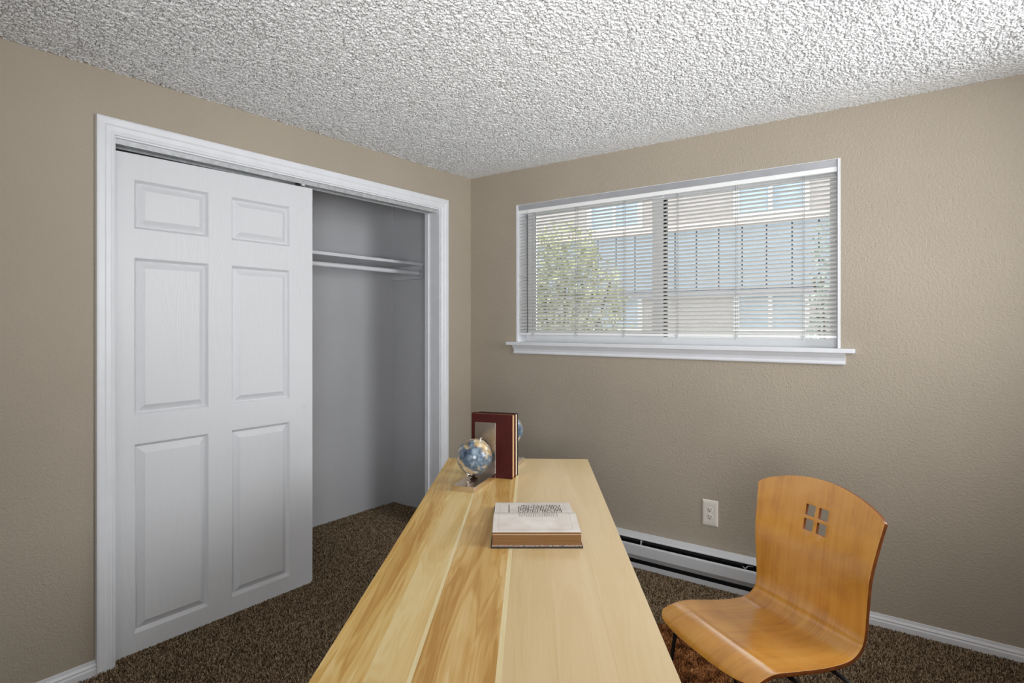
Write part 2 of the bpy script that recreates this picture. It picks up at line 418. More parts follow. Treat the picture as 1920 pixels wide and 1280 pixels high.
# ------------------------------------------------------------------ six-panel sliding door
DX = -.030; DY0, DY1 = -2.104, -1.206
door = tag(empty('door_1', (DX, 0, 0)), 'white six panel sliding closet door, closed over the left half of the opening', kind='structure')
PY = [(-2.030, -1.732), (-1.630, -1.333)]; PZ = [(.090, .847), (.960, 1.592), (1.706, 1.904)]
def ztop(y): return 2.003 + .013 * (y - DY0) / (DY1 - DY0)
def door_slab():
    bm = bmesh.new(); Ys = [DY0, PY[0][0], PY[0][1], PY[1][0], PY[1][1], DY1]; Zs = [.014, *PZ[0], *PZ[1], *PZ[2], None]
    v = lambda y, z, x: (x, y, ztop(y) if z is None else z)
    fr = [[bm.verts.new(v(y, z, 0)) for z in Zs] for y in Ys]
    fr[-1][0].co.z = .026; c1 = bm.verts.new((0, DY1 - .012, .014))     # chipped lower corner
    bk = [[bm.verts.new(v(y, z, -.034)) for z in (Zs[0], None)] for y in (DY0, DY1)]
    for i in range(5):
        for j in range(7):
            if i in (1, 3) and j in (1, 3, 5): continue
            if (i, j) == (4, 0): bm.faces.new((fr[4][0], c1, fr[5][0], fr[5][1], fr[4][1])); continue
            bm.faces.new((fr[i][j], fr[i + 1][j], fr[i + 1][j + 1], fr[i][j + 1]))
    bm.faces.new((bk[0][0], bk[0][1], bk[1][1], bk[1][0]))
    bm.faces.new([fr[0][j] for j in range(8)] + [bk[0][1], bk[0][0]])
    bm.faces.new([fr[5][j] for j in range(7, -1, -1)] + [bk[1][0], bk[1][1]])
    bm.faces.new([fr[i][7] for i in range(6)] + [bk[1][1], bk[0][1]])
    bm.faces.new([fr[i][0] for i in range(5)] + [c1, fr[5][0], bk[1][0], bk[0][0]])
    bmesh.ops.recalc_face_normals(bm, faces=bm.faces[:])
    return bm
mesh_obj('door_slab', door_slab(), M_DOOR, door)
for py in PY:
    for pz in PZ:
        bm = bmesh.new(); rings = []
        cy, cz = (py[0] + py[1]) / 2, (pz[0] + pz[1]) / 2
        for d, x in ((0, 0), (.002, -.0006), (.0120, -.0165), (.0138, -.0172), (.0385, -.0024), (.040, -.0022), (.0412, -.0010)):
            rings.append([bm.verts.new((x, a - cy, b - cz)) for a, b in ((py[0] + d, pz[0] + d), (py[1] - d, pz[0] + d), (py[1] - d, pz[1] - d), (py[0] + d, pz[1] - d))])
        for A, C_ in zip(rings, rings[1:]):
            for k in range(4): bm.faces.new((A[k], A[(k + 1) % 4], C_[(k + 1) % 4], C_[k]))
        bm.faces.new(rings[-1])
        o = mesh_obj('panel', bm, M_DOOR, door); o.location = (0, cy, cz)
bm = bmesh.new(); Mx = Matrix.Translation((.0005, -1.254, .916)) @ Matrix.Rotation(R(90), 4, 'Y')
lathe(bm, [(.0105, -.001), (.0105, .001), (.0085, .0018), (.0068, .0005), (.006, -.004), (0, -.004)], 24, Mx)
pl = mesh_obj('finger_pull', bm, M_DOOR, door, smooth=40)
bm = bmesh.new(); lathe(bm, [(.0062, 0), (0, .0006)], 20, Matrix.Translation((-.0012, -1.253, .917)) @ Matrix.Rotation(R(90), 4, 'Y')); mesh_obj('pull_hole', bm, M_DARK, pl)

# closet shelf and rod
sh = tag(empty('closet_shelf', (-.58, -1.2, 1.742)), 'white painted wooden closet shelf with a wall cleat', 'shelf')
mesh_obj('shelf_board', B(-.160, .150, -1.248, 1.187, 0, .019, .002), M_TRIM, sh)
mesh_obj('cleat', B(-.160, .155, 1.169, 1.187, -.094, -.0005, .001), M_CLOSETWALL, sh)
mesh_obj('cleat', B(-.160, .155, -1.249, -1.231, -.094, -.0005, .001), M_CLOSETWALL, sh)
rod = tag(empty('closet_rod', (-.448, -1.2, 1.687)), 'white round clothes rod with worn paint hung below the closet shelf', 'closet rod')
bm = bmesh.new(); cyl(bm, (0, -1.230, 0), (0, 1.165, 0), .0145, seg=20); mesh_obj('pole', bm, M_TRIM, rod, smooth=40)
for y in (-1.2305, 1.1685):
    bm = bmesh.new(); s = 1 if y > 0 else -1
    cyl(bm, (0, y, 0), (0, y - .004 * s, 0), .030, seg=24); cyl(bm, (0, y - .004 * s, 0), (0, y - .018 * s, 0), .0195, .0185, seg=24)
    mesh_obj('rod_socket', bm, M_STEEL, rod, smooth=40)

# ------------------------------------------------------------------ window
wi = tag(empty('window_1', (0, 0, 0)), 'white framed horizontal sliding window with black gaskets, behind the blinds', kind='structure')
GZ0, GZ1 = 1.268, 2.022
mesh_obj('jamb_board', B(WX0, WX0 + .012, -.001, .16, 1.217, WZ1, .0008), M_TRIM, wi)
mesh_obj('jamb_board', B(WX1 - .012, WX1, -.001, .16, 1.217, WZ1, .0008), M_TRIM, wi)
mesh_obj('jamb_head', B(WX0 + .012, WX1 - .012, .0, .16, WZ1 - .003, WZ1, .0008), M_TRIM, wi)
bm = B(WX0 + .001, WX1 - .001, -.002, .16, 1.197, 1.217)
box(bm, .323, 2.246, -.040, -.0005, 1.197, 1.217, .0025)
mesh_obj('sill', bm, M_TRIM, wi)
ap = [(0, 1.144), (-.012, 1.144), (-.014, 1.148), (-.014, 1.153), (-.010, 1.156), (-.010, 1.160), (-.015, 1.174), (-.026, 1.188), (-.032, 1.1968), (0, 1.1968)]
mesh_obj('apron', extrude_profile(bmesh.new(), ap, .366, 2.207, 'x'), M_TRIM, wi)
X0, X1 = WX0 + .012, WX1 - .012
fr = slab_holes('y', .095, .155, X0, X1, 1.217, WZ1 - .003, [(.43, 1.285, GZ0 - .012, GZ1 + .008), (1.312, 2.130, GZ0 - .012, GZ1)])
mesh_obj('window_frame', fr, M_VINYL, wi)
sa = mesh_obj('sash', slab_holes('y', .080, .112, .405, 1.312, GZ0 - .035, GZ1 + .02, [(.457, 1.252, GZ0 + .012, GZ1)]), M_VINYL, wi)
mesh_obj('pane', B(.452, 1.257, .096, .099, GZ0 + .006, GZ1 + .005), M_GLASS, wi)
mesh_obj('pane', B(1.308, 2.134, .124, .127, GZ0 - .016, GZ1 + .004), M_GLASS, wi)
mesh_obj('gasket', B(.457, .462, .0945, .0958, GZ0 + .012, GZ1), M_DARK, wi)
mesh_obj('gasket', B(1.3125, 1.3245, .100, .123, GZ0 - .012, GZ1), M_DARK, wi)
mesh_obj('gasket', B(1.3245, 2.130, .117, .123, GZ1 - .006, GZ1), M_DARK, wi)

# venetian blind
bl = tag(empty('venetian_blind', (1.281, .022, 1.262)), 'white mini blind with tilted slats hung inside the window recess', 'blind')
HW = .891
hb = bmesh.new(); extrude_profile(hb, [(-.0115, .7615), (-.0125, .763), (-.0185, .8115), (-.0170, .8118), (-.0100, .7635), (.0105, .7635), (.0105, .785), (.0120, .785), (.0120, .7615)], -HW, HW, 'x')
hr = mesh_obj('headrail', hb, plain('headrail_shade_grey', (176, 177, 181), .35, .25), bl); hr['label'] = 'headrail in a grey that stands in for shade'  # shade over the white lip is put into this grey colour
vb = bmesh.new(); extrude_profile(vb, [(-.0150, .758), (-.0155, .760), (-.0155, .7785), (-.0145, .7798), (-.0128, .7798), (-.0128, .7612), (.0100, .7612), (.0100, .758)], -HW, HW, 'x')
mesh_obj('valance_lip', vb, M_LIP, bl)
NS = 36; PIT = .0204; TH = R(36.5)
sm = bmesh.new(); prof = []
for k in range(7):
    s = -1 + k / 3; prof.append((s * .0125, .0016 * (1 - s * s)))
top = [[sm.verts.new((x, y, z + .0003)) for y, z in prof] for x in (-HW + .003, HW - .003)]
bot = [[sm.verts.new((x, y, z - .0001)) for y, z in prof] for x in (-HW + .003, HW - .003)]
for k in range(6):
    sm.faces.new((top[0][k], top[1][k], top[1][k + 1], top[0][k + 1])); sm.faces.new((bot[0][k], bot[0][k + 1], bot[1][k + 1], bot[1][k]))
for k in (0, 6): sm.faces.new((top[0][k], bot[0][k], bot[1][k], top[1][k]))
for e in (0, 1):
    sm.faces.new(top[e] + bot[e][::-1])
bmesh.ops.recalc_face_normals(sm, faces=sm.faces[:])
s0 = mesh_obj('slat', sm, M_SLAT, bl, smooth=30)
for k in range(NS):
    o = s0 if k == 0 else copy_part(s0, bl)
    o.location = (random.uniform(-.0012, .0012), 0, .024 + k * PIT); o.rotation_euler = (TH + random.uniform(-.035, .035), random.uniform(-.0006, .0006), 0)
mesh_obj('bottom_rail', B(-HW + .002, HW - .002, -.0125, .0125, 0, .0125, .002), M_LIP, bl)
cm = bmesh.new()
for dy in (-.0135, .0135): cyl(cm, (0, dy, .006), (0, dy, .765), .0011, seg=6)
cyl(cm, (.004, -.003, .006), (.004, -.003, .765), .0011, seg=6)
c0 = mesh_obj('ladder_cord', cm, M_CORD, bl); pass
pm = bmesh.new(); cyl(pm, (0, -.004, -.012), (0, -.004, .001), .0032, .0045, seg=10); box(pm, -.010, .010, -.0145, -.0125, .002, .010, .0006); box(pm, -.004, .004, -.0142, .006, -.004, .0015, .0006)
p0 = mesh_obj('cord_clip', pm, M_CLEAR, bl)
for k in range(6):
    x = .498 + .3065 * k - 1.281
    (c0 if k == 0 else copy_part(c0, bl)).location = (x, 0, 0); (p0 if k == 0 else copy_part(p0, bl)).location = (x, 0, 0)
wm = bmesh.new(); cyl(wm, (.462 - 1.281, -.0225, .748), (.462 - 1.281, -.0195, .012), .0038, .0032, seg=6)
wn = mesh_obj('tilt_wand', wm, M_WAND, bl)
wm = bmesh.new(); tube(wm, smooth_path([(.462 - 1.281, -.0135, .772), (.462 - 1.281, -.022, .770), (.462 - 1.281, -.0245, .760), (.462 - 1.281, -.0225, .748)], 5), .0014, 6); mesh_obj('wand_hook', wm, M_CLEAR, wn)

# ------------------------------------------------------------------ baseboard heater
HX0, HX1 = .772, 1.998
he = tag(empty('baseboard_heater', ((HX0 + HX1) / 2, 0, 0)), 'white electric baseboard heater along the wall under the window', 'heater')
hw = (HX1 - HX0) / 2
T = .0012
mesh_obj('back_plate', B(-hw, hw, -.003, -.0005, .012, .186), M_FIN, he)
mesh_obj('hood', extrude_profile(bmesh.new(), [(-.0005, .188), (-.050, .178), (-.0545, .172), (-.0545, .168), (-.0530, .168), (-.0530, .1715), (-.049, .1765), (-.0005, .1865)], -hw, hw, 'x'), M_HEAT, he)
mesh_obj('front_panel', extrude_profile(bmesh.new(), [(-.056, .141), (-.0625, .139), (-.0645, .134), (-.0645, .084), (-.050, .058), (-.0485, .0588), (-.063, .0845), (-.063, .1335), (-.0615, .1375), (-.056, .1395)], -hw, hw, 'x'), M_HEAT, he)
mesh_obj('bottom_lip', extrude_profile(bmesh.new(), [(-.003, .010), (-.058, .010), (-.0605, .014), (-.0605, .040), (-.059, .040), (-.059, .0145), (-.057, .0118), (-.003, .0118)], -hw, hw, 'x'), M_HEAT, he)
for s in (-1, 1): mesh_obj('end_cap', B(s * hw - (.003 if s > 0 else 0), s * hw + (0 if s > 0 else .003), -.064, -.001, .010, .187, .001), M_HEAT, he)
bm = bmesh.new()
EX = 1.772 - (HX0 + HX1) / 2
for k in range(96):
    x = -hw + .03 + k * (EX + hw - .03) / 96
    box(bm, x, x + .0008, -.050, -.012, .088, .150)
fi = mesh_obj('fins', bm, M_FIN, he); fi['kind'] = 'stuff'
bm = bmesh.new(); cyl(bm, (-hw + .01, -.031, .151), (EX, -.031, .151), .009, seg=12); mesh_obj('element_tube', bm, plain('element_steel', (64, 64, 66), .35, .6), he, smooth=40)
bm = bmesh.new(); box(bm, -.14, -.1385, -.060, -.004, .1, .165); mesh_obj('hanger_bracket', bm, M_HEAT, he)
bm = bmesh.new(); tube(bm, smooth_path([(EX - .005, -.035, .148), (EX + .012, -.045, .142), (EX + .025, -.042, .154), (EX + .045, -.03, .152)], 6), .0022, 8); mesh_obj('lead_wire', bm, M_VINYL, he)

# ------------------------------------------------------------------ outlet
ou = tag(empty('electrical_outlet', (1.600, 0, .366)), 'ivory duplex electrical outlet on the wall above the heater', 'outlet')
bm = bmesh.new(); rings = []
for d, y in ((0, 0), (0, -.003), (.004, -.0062), (.012, -.0075)):
    rings.append([bm.verts.new((sx * (.0395 - d), y, sz * (.0655 - d * 1.4))) for sx, sz in ((-1, -1), (1, -1), (1, 1), (-1, 1))])
for A, C_ in zip(rings, rings[1:]):
    for k in range(4): bm.faces.new((A[k], A[(k + 1) % 4], C_[(k + 1) % 4], C_[k]))
bm.faces.new(rings[-1]); bm.faces.new(rings[0][::-1])
mesh_obj('cover_plate', bm, M_OUT, ou)
for zc in (.0175, -.0185):
    bm = bmesh.new(); lathe(bm, [(.0150, 0), (.0150, .0009), (.0144, .0012), (0, .0012)], 28, Matrix.Translation((0, -.0070, zc)) @ Matrix.Rotation(R(90), 4, 'X')); re = mesh_obj('receptacle', bm, M_OUT, ou, smooth=40)
    for sx in (-1, 1):
        bm = B(sx * .0064 - .0012, sx * .0064 + .0012, -.0089, -.0080, zc + .0005, zc + .0085); mesh_obj('slot', bm, M_SLOT, re)
    bm = bmesh.new(); cyl(bm, (0, -.0089, zc - .0065), (0, -.0080, zc - .0065), .0026, seg=14); mesh_obj('ground_hole', bm, M_SLOT, re)
bm = bmesh.new(); lathe(bm, [(.0032, 0), (.0030, .0012), (0, .0016)], 16, Matrix.Translation((0, -.0072, -.0005)) @ Matrix.Rotation(R(90), 4, 'X')); mesh_obj('screw', bm, M_VINYL, ou, smooth=40)

# ------------------------------------------------------------------ desk
DA = math.atan2(1.323, -.9125) - R(90)
desk = tag(empty('wooden_desk', (1.093, -.974, 0), DA + R(180)), 'long pale yellow poplar desk with a striped boarded top', 'desk')
# local frame: +y runs from the far end to the near end, +x towards the closet; far edge at y=0
DW, DL, DZ, DT = .2985, 1.70, .75, .030
CUT = [0, .026, .144, .262, .275, .500, .517, .672, .836, 1.0]
WOODS = [poplar('poplar_a', (184, 136, 54), (206, 168, 94), (222, 194, 132), 1.3, 1.2),
         poplar('poplar_b', (180, 132, 58), (204, 166, 94), (218, 190, 130), 4.1, 1.6),
         poplar('poplar_c', (196, 160, 92), (212, 182, 122), (222, 200, 148), 7.7, .5),
         poplar('poplar_d', (176, 130, 62), (200, 160, 94), (214, 184, 128), 9.9, 1.8),
         poplar('poplar_e', (202, 173, 124), (209, 182, 136), (215, 190, 147), 12.4, .25),
         poplar('poplar_f', (204, 175, 128), (211, 184, 140), (216, 192, 150), 15.2, .2)]
SAP = poplar('poplar_sapwood', (214, 192, 138), (222, 203, 156), (228, 212, 172), 2.2, .3)
BW = [WOODS[0], WOODS[1], WOODS[2], SAP, WOODS[3], SAP, WOODS[4], WOODS[5], WOODS[4]]
for k in range(9):
    xa, xb = DW - CUT[k] * 2 * DW, DW - CUT[k + 1] * 2 * DW
    mesh_obj('board', B(xb + .00002, xa - .00002, 0, DL, DZ - DT, DZ, .00025), BW[k], desk)
for sx in (-1, 1):
    for y in (.06, DL - .06):
        mesh_obj('leg', B(sx * .235 - .025, sx * .235 + .025, y - .025, y + .025, .0195 if y < 1 else .004, DZ - DT, .002), WOODS[2], desk)
for sx in (-1, 1): mesh_obj('apron_rail', B(sx * .235 - .01, sx * .235 + .01, .085, DL - .085, DZ - DT - .07, DZ - DT, .001), WOODS[2], desk)
for y in (.06, DL - .06): mesh_obj('apron_rail', B(-.21, .21, y - .01, y + .01, DZ - DT - .07, DZ - DT, .001), WOODS[2], desk)

# ------------------------------------------------------------------ rug under desk and chair
RUG = carpet_mat('brown_rug_yarn', [(0, lin((44, 24, 14))), (.4, lin((112, 68, 38))), (.75, lin((168, 112, 68))), (1, lin((206, 156, 108)))], 22)
def rug():
    a = R(YAW); r = np.array([math.cos(a), math.sin(a)]); f = np.array([-math.sin(a), math.cos(a)])
    C0 = np.array([CAM.x, CAM.y])
    root = tag(empty('area_rug', (1.55, -1.35, 0)), 'brown and rust mottled rug on the carpet below desk and chair', 'rug')
    lats = np.arange(-.45, .80, .0052); deps = np.arange(1.55, 2.60, .0052)
    A, D = np.meshgrid(lats, deps); A = A + NP.uniform(-.5, .5, A.shape) * .005; D = D + NP.uniform(-.5, .5, D.shape) * .005
    P = C0 + A.reshape(-1, 1) * r + D.reshape(-1, 1) * f
    bk = bmesh.new()
    vv = [bk.verts.new((*(C0 + la * r + de * f - np.array([1.55, -1.35])), .0135)) for la, de in ((-.455, 1.545), (.80, 1.545), (.80, 2.603), (-.455, 2.603))]
    ff = bk.faces.new(vv); ex = bmesh.ops.extrude_face_region(bk, geom=[ff]); bmesh.ops.translate(bk, verts=[g for g in ex['geom'] if isinstance(g, bmesh.types.BMVert)], vec=(0, 0, .0035))
    bmesh.ops.recalc_face_normals(bk, faces=bk.faces[:])
    mesh_obj('rug_backing', bk, plain('rug_backing', (60, 36, 20), .95), root)
    P3 = np.column_stack([P - np.array([1.55, -1.35]), np.full(len(P), .0205)])
    scatter('rug_pile', P3, RUG, .0027, .011, root, .8)
rug()

# ------------------------------------------------------------------ bent plywood chair
def chair():
    root = tag(empty('plywood_chair', (2.075, -1.338, 0), R(-33.4)), 'orange bent plywood chair with four square cutouts and black rod legs', 'chair')
    seat = [(-.094, .418), (-.082, .4295), (-.058, .4415), (-.030, .4497), (.004, .4525), (.06, .447), (.14, .436), (.21, .4315), (.256, .4365), (.286, .457), (.301, .492), (.309, .55), (.318, .63)]
    path = [Vector((0, y, z)) for y, z in seat]
    low = smooth_path(path, 5)
    HZ = [.6965, .7285, .7395, .7715]
    zs = [.645, .67, HZ[0], .7125, HZ[1], HZ[2], .7555, HZ[3], .785, .80, .815, .83, .838, .846, .852]
    backy = lambda z: .318 + (z - .63) * .20 + (z - .63) ** 2 * .10
    rows = [(p.y, p.z) for p in low[:-1]] + [(.318, .63)] + [(backy(z), z) for z in zs]
    def half(y, z):
        if z > .46 and y > .2:
            t = (z - .46) / .4; return .199 + .012 * t + .030 * t * t
        t = min(max((y + .052) / .34, 0), 1); return .206 + .012 * math.sin(min(t * 4, math.pi / 2)) - .019 * t
    xin = [-.0408, -.0238, -.0068, .0068, .0238, .0408]
    fr_ = [.0, .12, .25, .4, .55, .7, .82, .9, .96, 1.0]
    arc = [0.0]                                            # front part: distance along the sheet from y=.06 to the lip
    fp = [p for p in low if p.y <= .0601][::-1]
    for a, b in zip(fp, fp[1:]): arc.append(arc[-1] + (b - a).length)
    def front(a):
        k = max(i for i in range(len(arc)) if arc[i] <= a + 1e-9); k = min(k, len(arc) - 2)
        t = (a - arc[k]) / (arc[k + 1] - arc[k]); return fp[k].lerp(fp[k + 1], t)
    bm = bmesh.new(); grid = []
    for ri, (y, z) in enumerate(rows):
        h = half(y, z); out = [.0408 + (h - .0408) * f for f in fr_[1:]]
        xs = [-x for x in reversed(out)] + xin + out; line = []
        for x in xs:
            u = x / h; yy, zz = y, z
            if z > .60:                                     # arched top, lateral curve of the back
                zt_ = .852 - .052 * u * u - .006 * max(0, (abs(u) - .86) / .14) ** 2
                if z > .785: zz = .785 + (zt_ - .785) * (z - .785) / (.852 - .785)
                yy = backy(zz) if z > .63 else y
                if z > .785 and abs(x) > .0409: x = u * half(y, zz)
            bk_ = min(max((z - .46) / .2, 0), 1) if y > .2 else 0
            yy -= bk_ * .020 * u * u
            if ri < len(fp):                                # lip trimmed back towards the rounded corners
                trim = .020 * abs(u) ** 3 + .020 * max(0, (abs(u) - .8) / .2) ** 2
                q = front(arc[len(fp) - 1 - ri] * (1 - trim / arc[-1])); yy, zz = q.y, q.z
            zz -= (1 - bk_) * (.004 * (1 - u * u)) if y > .0 else 0
            line.append(bm.verts.new((x, yy, zz)))
        grid.append(line)
    zrow = {round(z, 4): i for i, (y, z) in enumerate(rows)}
    c0_ = len(fr_) - 1
    holes = set()
    for za, zb in ((HZ[0], HZ[1]), (HZ[2], HZ[3])):
        for i in range(zrow[round(za, 4)], zrow[round(zb, 4)]):
            for j in (c0_, c0_ + 1, c0_ + 3, c0_ + 4): holes.add((i, j))
    for i in range(len(rows) - 1):
        for j in range(len(grid[0]) - 1):
            if (i, j) in holes: continue
            bm.faces.new((grid[i][j], grid[i][j + 1], grid[i + 1][j + 1], grid[i + 1][j]))
    bm.normal_update()
    sh_ = mesh_obj('seat_shell', bm, None, root, smooth=True, mats=[M_PLY, M_PLYEDGE])
    so = sh_.modifiers.new('thickness', 'SOLIDIFY'); so.thickness = .011; so.offset = -1; so.material_offset_rim = 1; so.use_even_offset = False
    bv = sh_.modifiers.new('edge', 'BEVEL'); bv.width = .0015; bv.segments = 2; bv.limit_method = 'ANGLE'; bv.angle_limit = R(60)
    sh_['label'] = 'glossy orange bent plywood seat and back in one piece'
    r = .0058
    for nm, yy, ft, zz in (('front', .045, -.02, .4255), ('back', .190, .30, .4135)):
        cb = bmesh.new(); tube(cb, [(x, yy, zz) for x in (-.205, -.1, 0, .1, .205)], r, 12); mesh_obj('crossbar', cb, M_BLACK, root, smooth=40)
        for sx in (-1, 1):
            lg = bmesh.new()
            tube(lg, smooth_path([(sx * .204, yy, zz), (sx * .236, yy, zz - .003), (sx * .256, yy + (ft - yy) * .06, zz - .020), (sx * .265, yy + (ft - yy) * .15, zz - .06), (sx * .272, yy + (ft - yy) * .5, .21), (sx * .278, ft, .036)], 6), r, 12)
            lo = mesh_obj('leg', lg, M_BLACK, root, smooth=40)
            gl = bmesh.new(); cyl(gl, (sx * .278, ft, .0195), (sx * .2779, ft, .044), .0085, .0075, 14); mesh_obj('foot_glide', gl, M_DARK, lo, smooth=40)
    for sx in (-1, 1):
        br = bmesh.new(); tube(br, [(sx * .12, .045, .4175), (sx * .12, .12, .411), (sx * .12, .19, .405)], .005, 10); mesh_obj('brace', br, M_BLACK, root, smooth=40)
chair()

# ------------------------------------------------------------------ bookends, books
BD = math.atan2(.95, -.309) - R(90)          # bookend line: local +y runs away from the viewpoint
BO = Vector((1.286, -1.490, DZ))
def loc2(x, y): return (BO.x + math.cos(BD) * x - math.sin(BD) * y, BO.y + math.sin(BD) * x + math.cos(BD) * y)
def globe_mat():
    t = NT('antique_globe_print')
    v = t.coord((1, 1, 1), loc=(1.2, .4, 2.0))
    n = t.noise(v, 17, 6, .62, .5); n2 = t.noise(v, 48, 4, .6)
    sea = t.ramp(n2, [(.3, lin((34, 44, 62))), (.52, lin((82, 102, 122))), (.75, lin((156, 172, 178)))])
    land = t.ramp(n2, [(.3, lin((140, 106, 54))), (.5, lin((192, 168, 126))), (.7, lin((218, 208, 190)))])
    sx = t.add('ShaderNodeSeparateXYZ'); c = t.add('ShaderNodeTexCoord'); t.link(c.outputs['Object'], sx.inputs[0])
    zb = t.math('SUBTRACT', .5, t.math('MULTIPLY', t.math('ABSOLUTE', t.math('ADD', sx.outputs[2], .004)), 6.0))
    m = t.math('ADD', n, t.math('MULTIPLY', zb, .35))
    k = t.ramp(m, [(.53, (0, 0, 0, 1)), (.62, (1, 1, 1, 1))])
    col = t.mix(k, land, sea)
    gl = t.math('LESS_THAN', t.math('ABSOLUTE', t.math('SUBTRACT', t.math('FRACT', t.math('MULTIPLY', sx.outputs[2], 42)), .5)), .022)
    col = t.mix(t.math('MULTIPLY', gl, .55), col, lin((120, 120, 112)))
    t.base(col, .3, spec=.5); t.b.inputs['Coat Weight'].default_value = .4; t.b.inputs['Coat Roughness'].default_value = .15
    return t.m
M_GLOBE = globe_mat()
M_POLE = plain('dark_bronze', (64, 44, 36), .25, .8)
def bookend(loc, rz, label, gz=.1005):
    root = tag(empty('globe_bookend', loc, rz), label, 'bookend', 'globe bookends holding the books')
    mesh_obj('base', B(-.0415, .0415, 0, .206, 0, .020, .0012), M_CHROME, root)
    mesh_obj('plate', B(-.0415, .0415, .206, .2095, 0, .207, .0008), M_CHROME, root)
    bm = bmesh.new(); bmesh.ops.create_uvsphere(bm, u_segments=48, v_segments=28, radius=.0640)
    gb = mesh_obj('globe', bm, M_GLOBE, root, smooth=True); gb.location = (.0, .100, gz); gb.rotation_euler = (R(8), R(20), R(70))
    Mt = Matrix.Translation((0, .100, gz)) @ Matrix.Rotation(R(20), 4, 'Y')
    bm = bmesh.new(); lathe(bm, [(0, .0620), (.006, .0632), (.0045, .0665), (.0028, .068), (.0042, .0705), (.003, .074), (0, .075)], 16, Mt); mesh_obj('finial', bm, M_CHROME, root, smooth=True)
    bm = bmesh.new(); lathe(bm, [(0, -.0795), (.005, -.077), (.0065, -.0735), (.004, -.0705), (.010, -.068), (.016, -.0655), (.021, -.061), (.0, -.061)], 20, Mt); st_ = mesh_obj('globe_cup', bm, M_CHROME, root, smooth=True)
    b = Mt @ Vector((0, 0, -.070)); bm = bmesh.new(); tube(bm, smooth_path([b, b + Vector((.010, 0, -.003)), Vector((.0035, .100, .5 * (b.z + .022))), Vector((0, .100, .022))], 5), .0036, 10); po = mesh_obj('stem', bm, M_POLE, root, smooth=True)
    bm = bmesh.new(); lathe(bm, [(.017, .0201), (.016, .022), (.011, .0255), (.005, .028), (.004, .030), (0, .030)], 24, Matrix.Translation((0, .100, 0))); mesh_obj('foot', bm, M_POLE, root, smooth=True)
    return root
x_, y_ = loc2(-.0415, 0); bookend((x_, y_, DZ + .0002), BD, 'polished globe bookend with the full blue and tan globe in front of the red book')
x_, y_ = loc2(-.019, .4975); bookend((x_, y_, DZ + .0002), BD + R(180), 'polished globe bookend half hidden behind the upright books', .146)

M_PAGE = None
def paper_edge(name, rgb, axis):
    t = NT(name); sc = {'x': (900, 6, 6), 'y': (6, 900, 6), 'z': (6, 6, 900)}[axis]
    n = t.noise(t.coord(sc), 1, 2); c = lin(rgb)
    t.base(t.ramp(n, [(.3, tuple(x * .72 for x in c[:3]) + (1,)), (.65, c)]), .8, spec=.15); return t.m
M_LEATHER = plain('oxblood_leather', (62, 8, 3), .55, spec=.25, vary=.16, vscale=25, bump=(400, .15, .0006))
M_BLACKCLOTH = plain('black_book_cloth', (20, 18, 17), .6, vary=.2, vscale=40)
M_PG1 = paper_edge('tan_page_edges', (206, 168, 122), 'y'); M_PG2 = paper_edge('cream_page_edges', (232, 212, 186), 'y')
def standing_book(loc, rz, w, t, h, cov, pages, label, side=None):
    root = tag(empty('standing_book', loc, rz), label, 'book', 'books between the globe bookends')
    c = .0032
    mesh_obj('front_cover', B(-w, 0, 0, c, 0, h, .0009), cov, root); mesh_obj('back_cover', B(-w, 0, t - c, t, 0, h, .0009), side or cov, root)
    bm = bmesh.new(); pr = [(-w + .001, .0), (-w - .004, t * .2), (-w - .0055, t * .5), (-w - .004, t * .8), (-w + .001, t), (-w + .003, t - .001), (-w + .003, .001)]
    A = [bm.verts.new((x, y, 0)) for x, y in pr]; C_ = [bm.verts.new((x, y, h)) for x, y in pr]
    for k in range(7): bm.faces.new((A[k], A[(k + 1) % 7], C_[(k + 1) % 7], C_[k]))
    bm.faces.new(A); bm.faces.new(C_[::-1]); bmesh.ops.recalc_face_normals(bm, faces=bm.faces[:])
    mesh_obj('spine', bm, side or cov, root)
    mesh_obj('page_block', B(-w + .003, -.004, c, t - c, .003, h - .004, .0006), pages, root)
BR = BD
x_, y_ = loc2(.0645, .2120); standing_book((x_, y_, DZ + .0003), BR, .162, .036, .238, M_LEATHER, M_PG1, 'dark red leather book standing directly behind the nearer bookend plate')
x_, y_ = loc2(.0650, .2485); standing_book((x_, y_, DZ + .0003), BR, .152, .032, .236, M_LEATHER, M_PG2, 'upright book with cream pages and black back cover behind the red one', M_BLACKCLOTH)

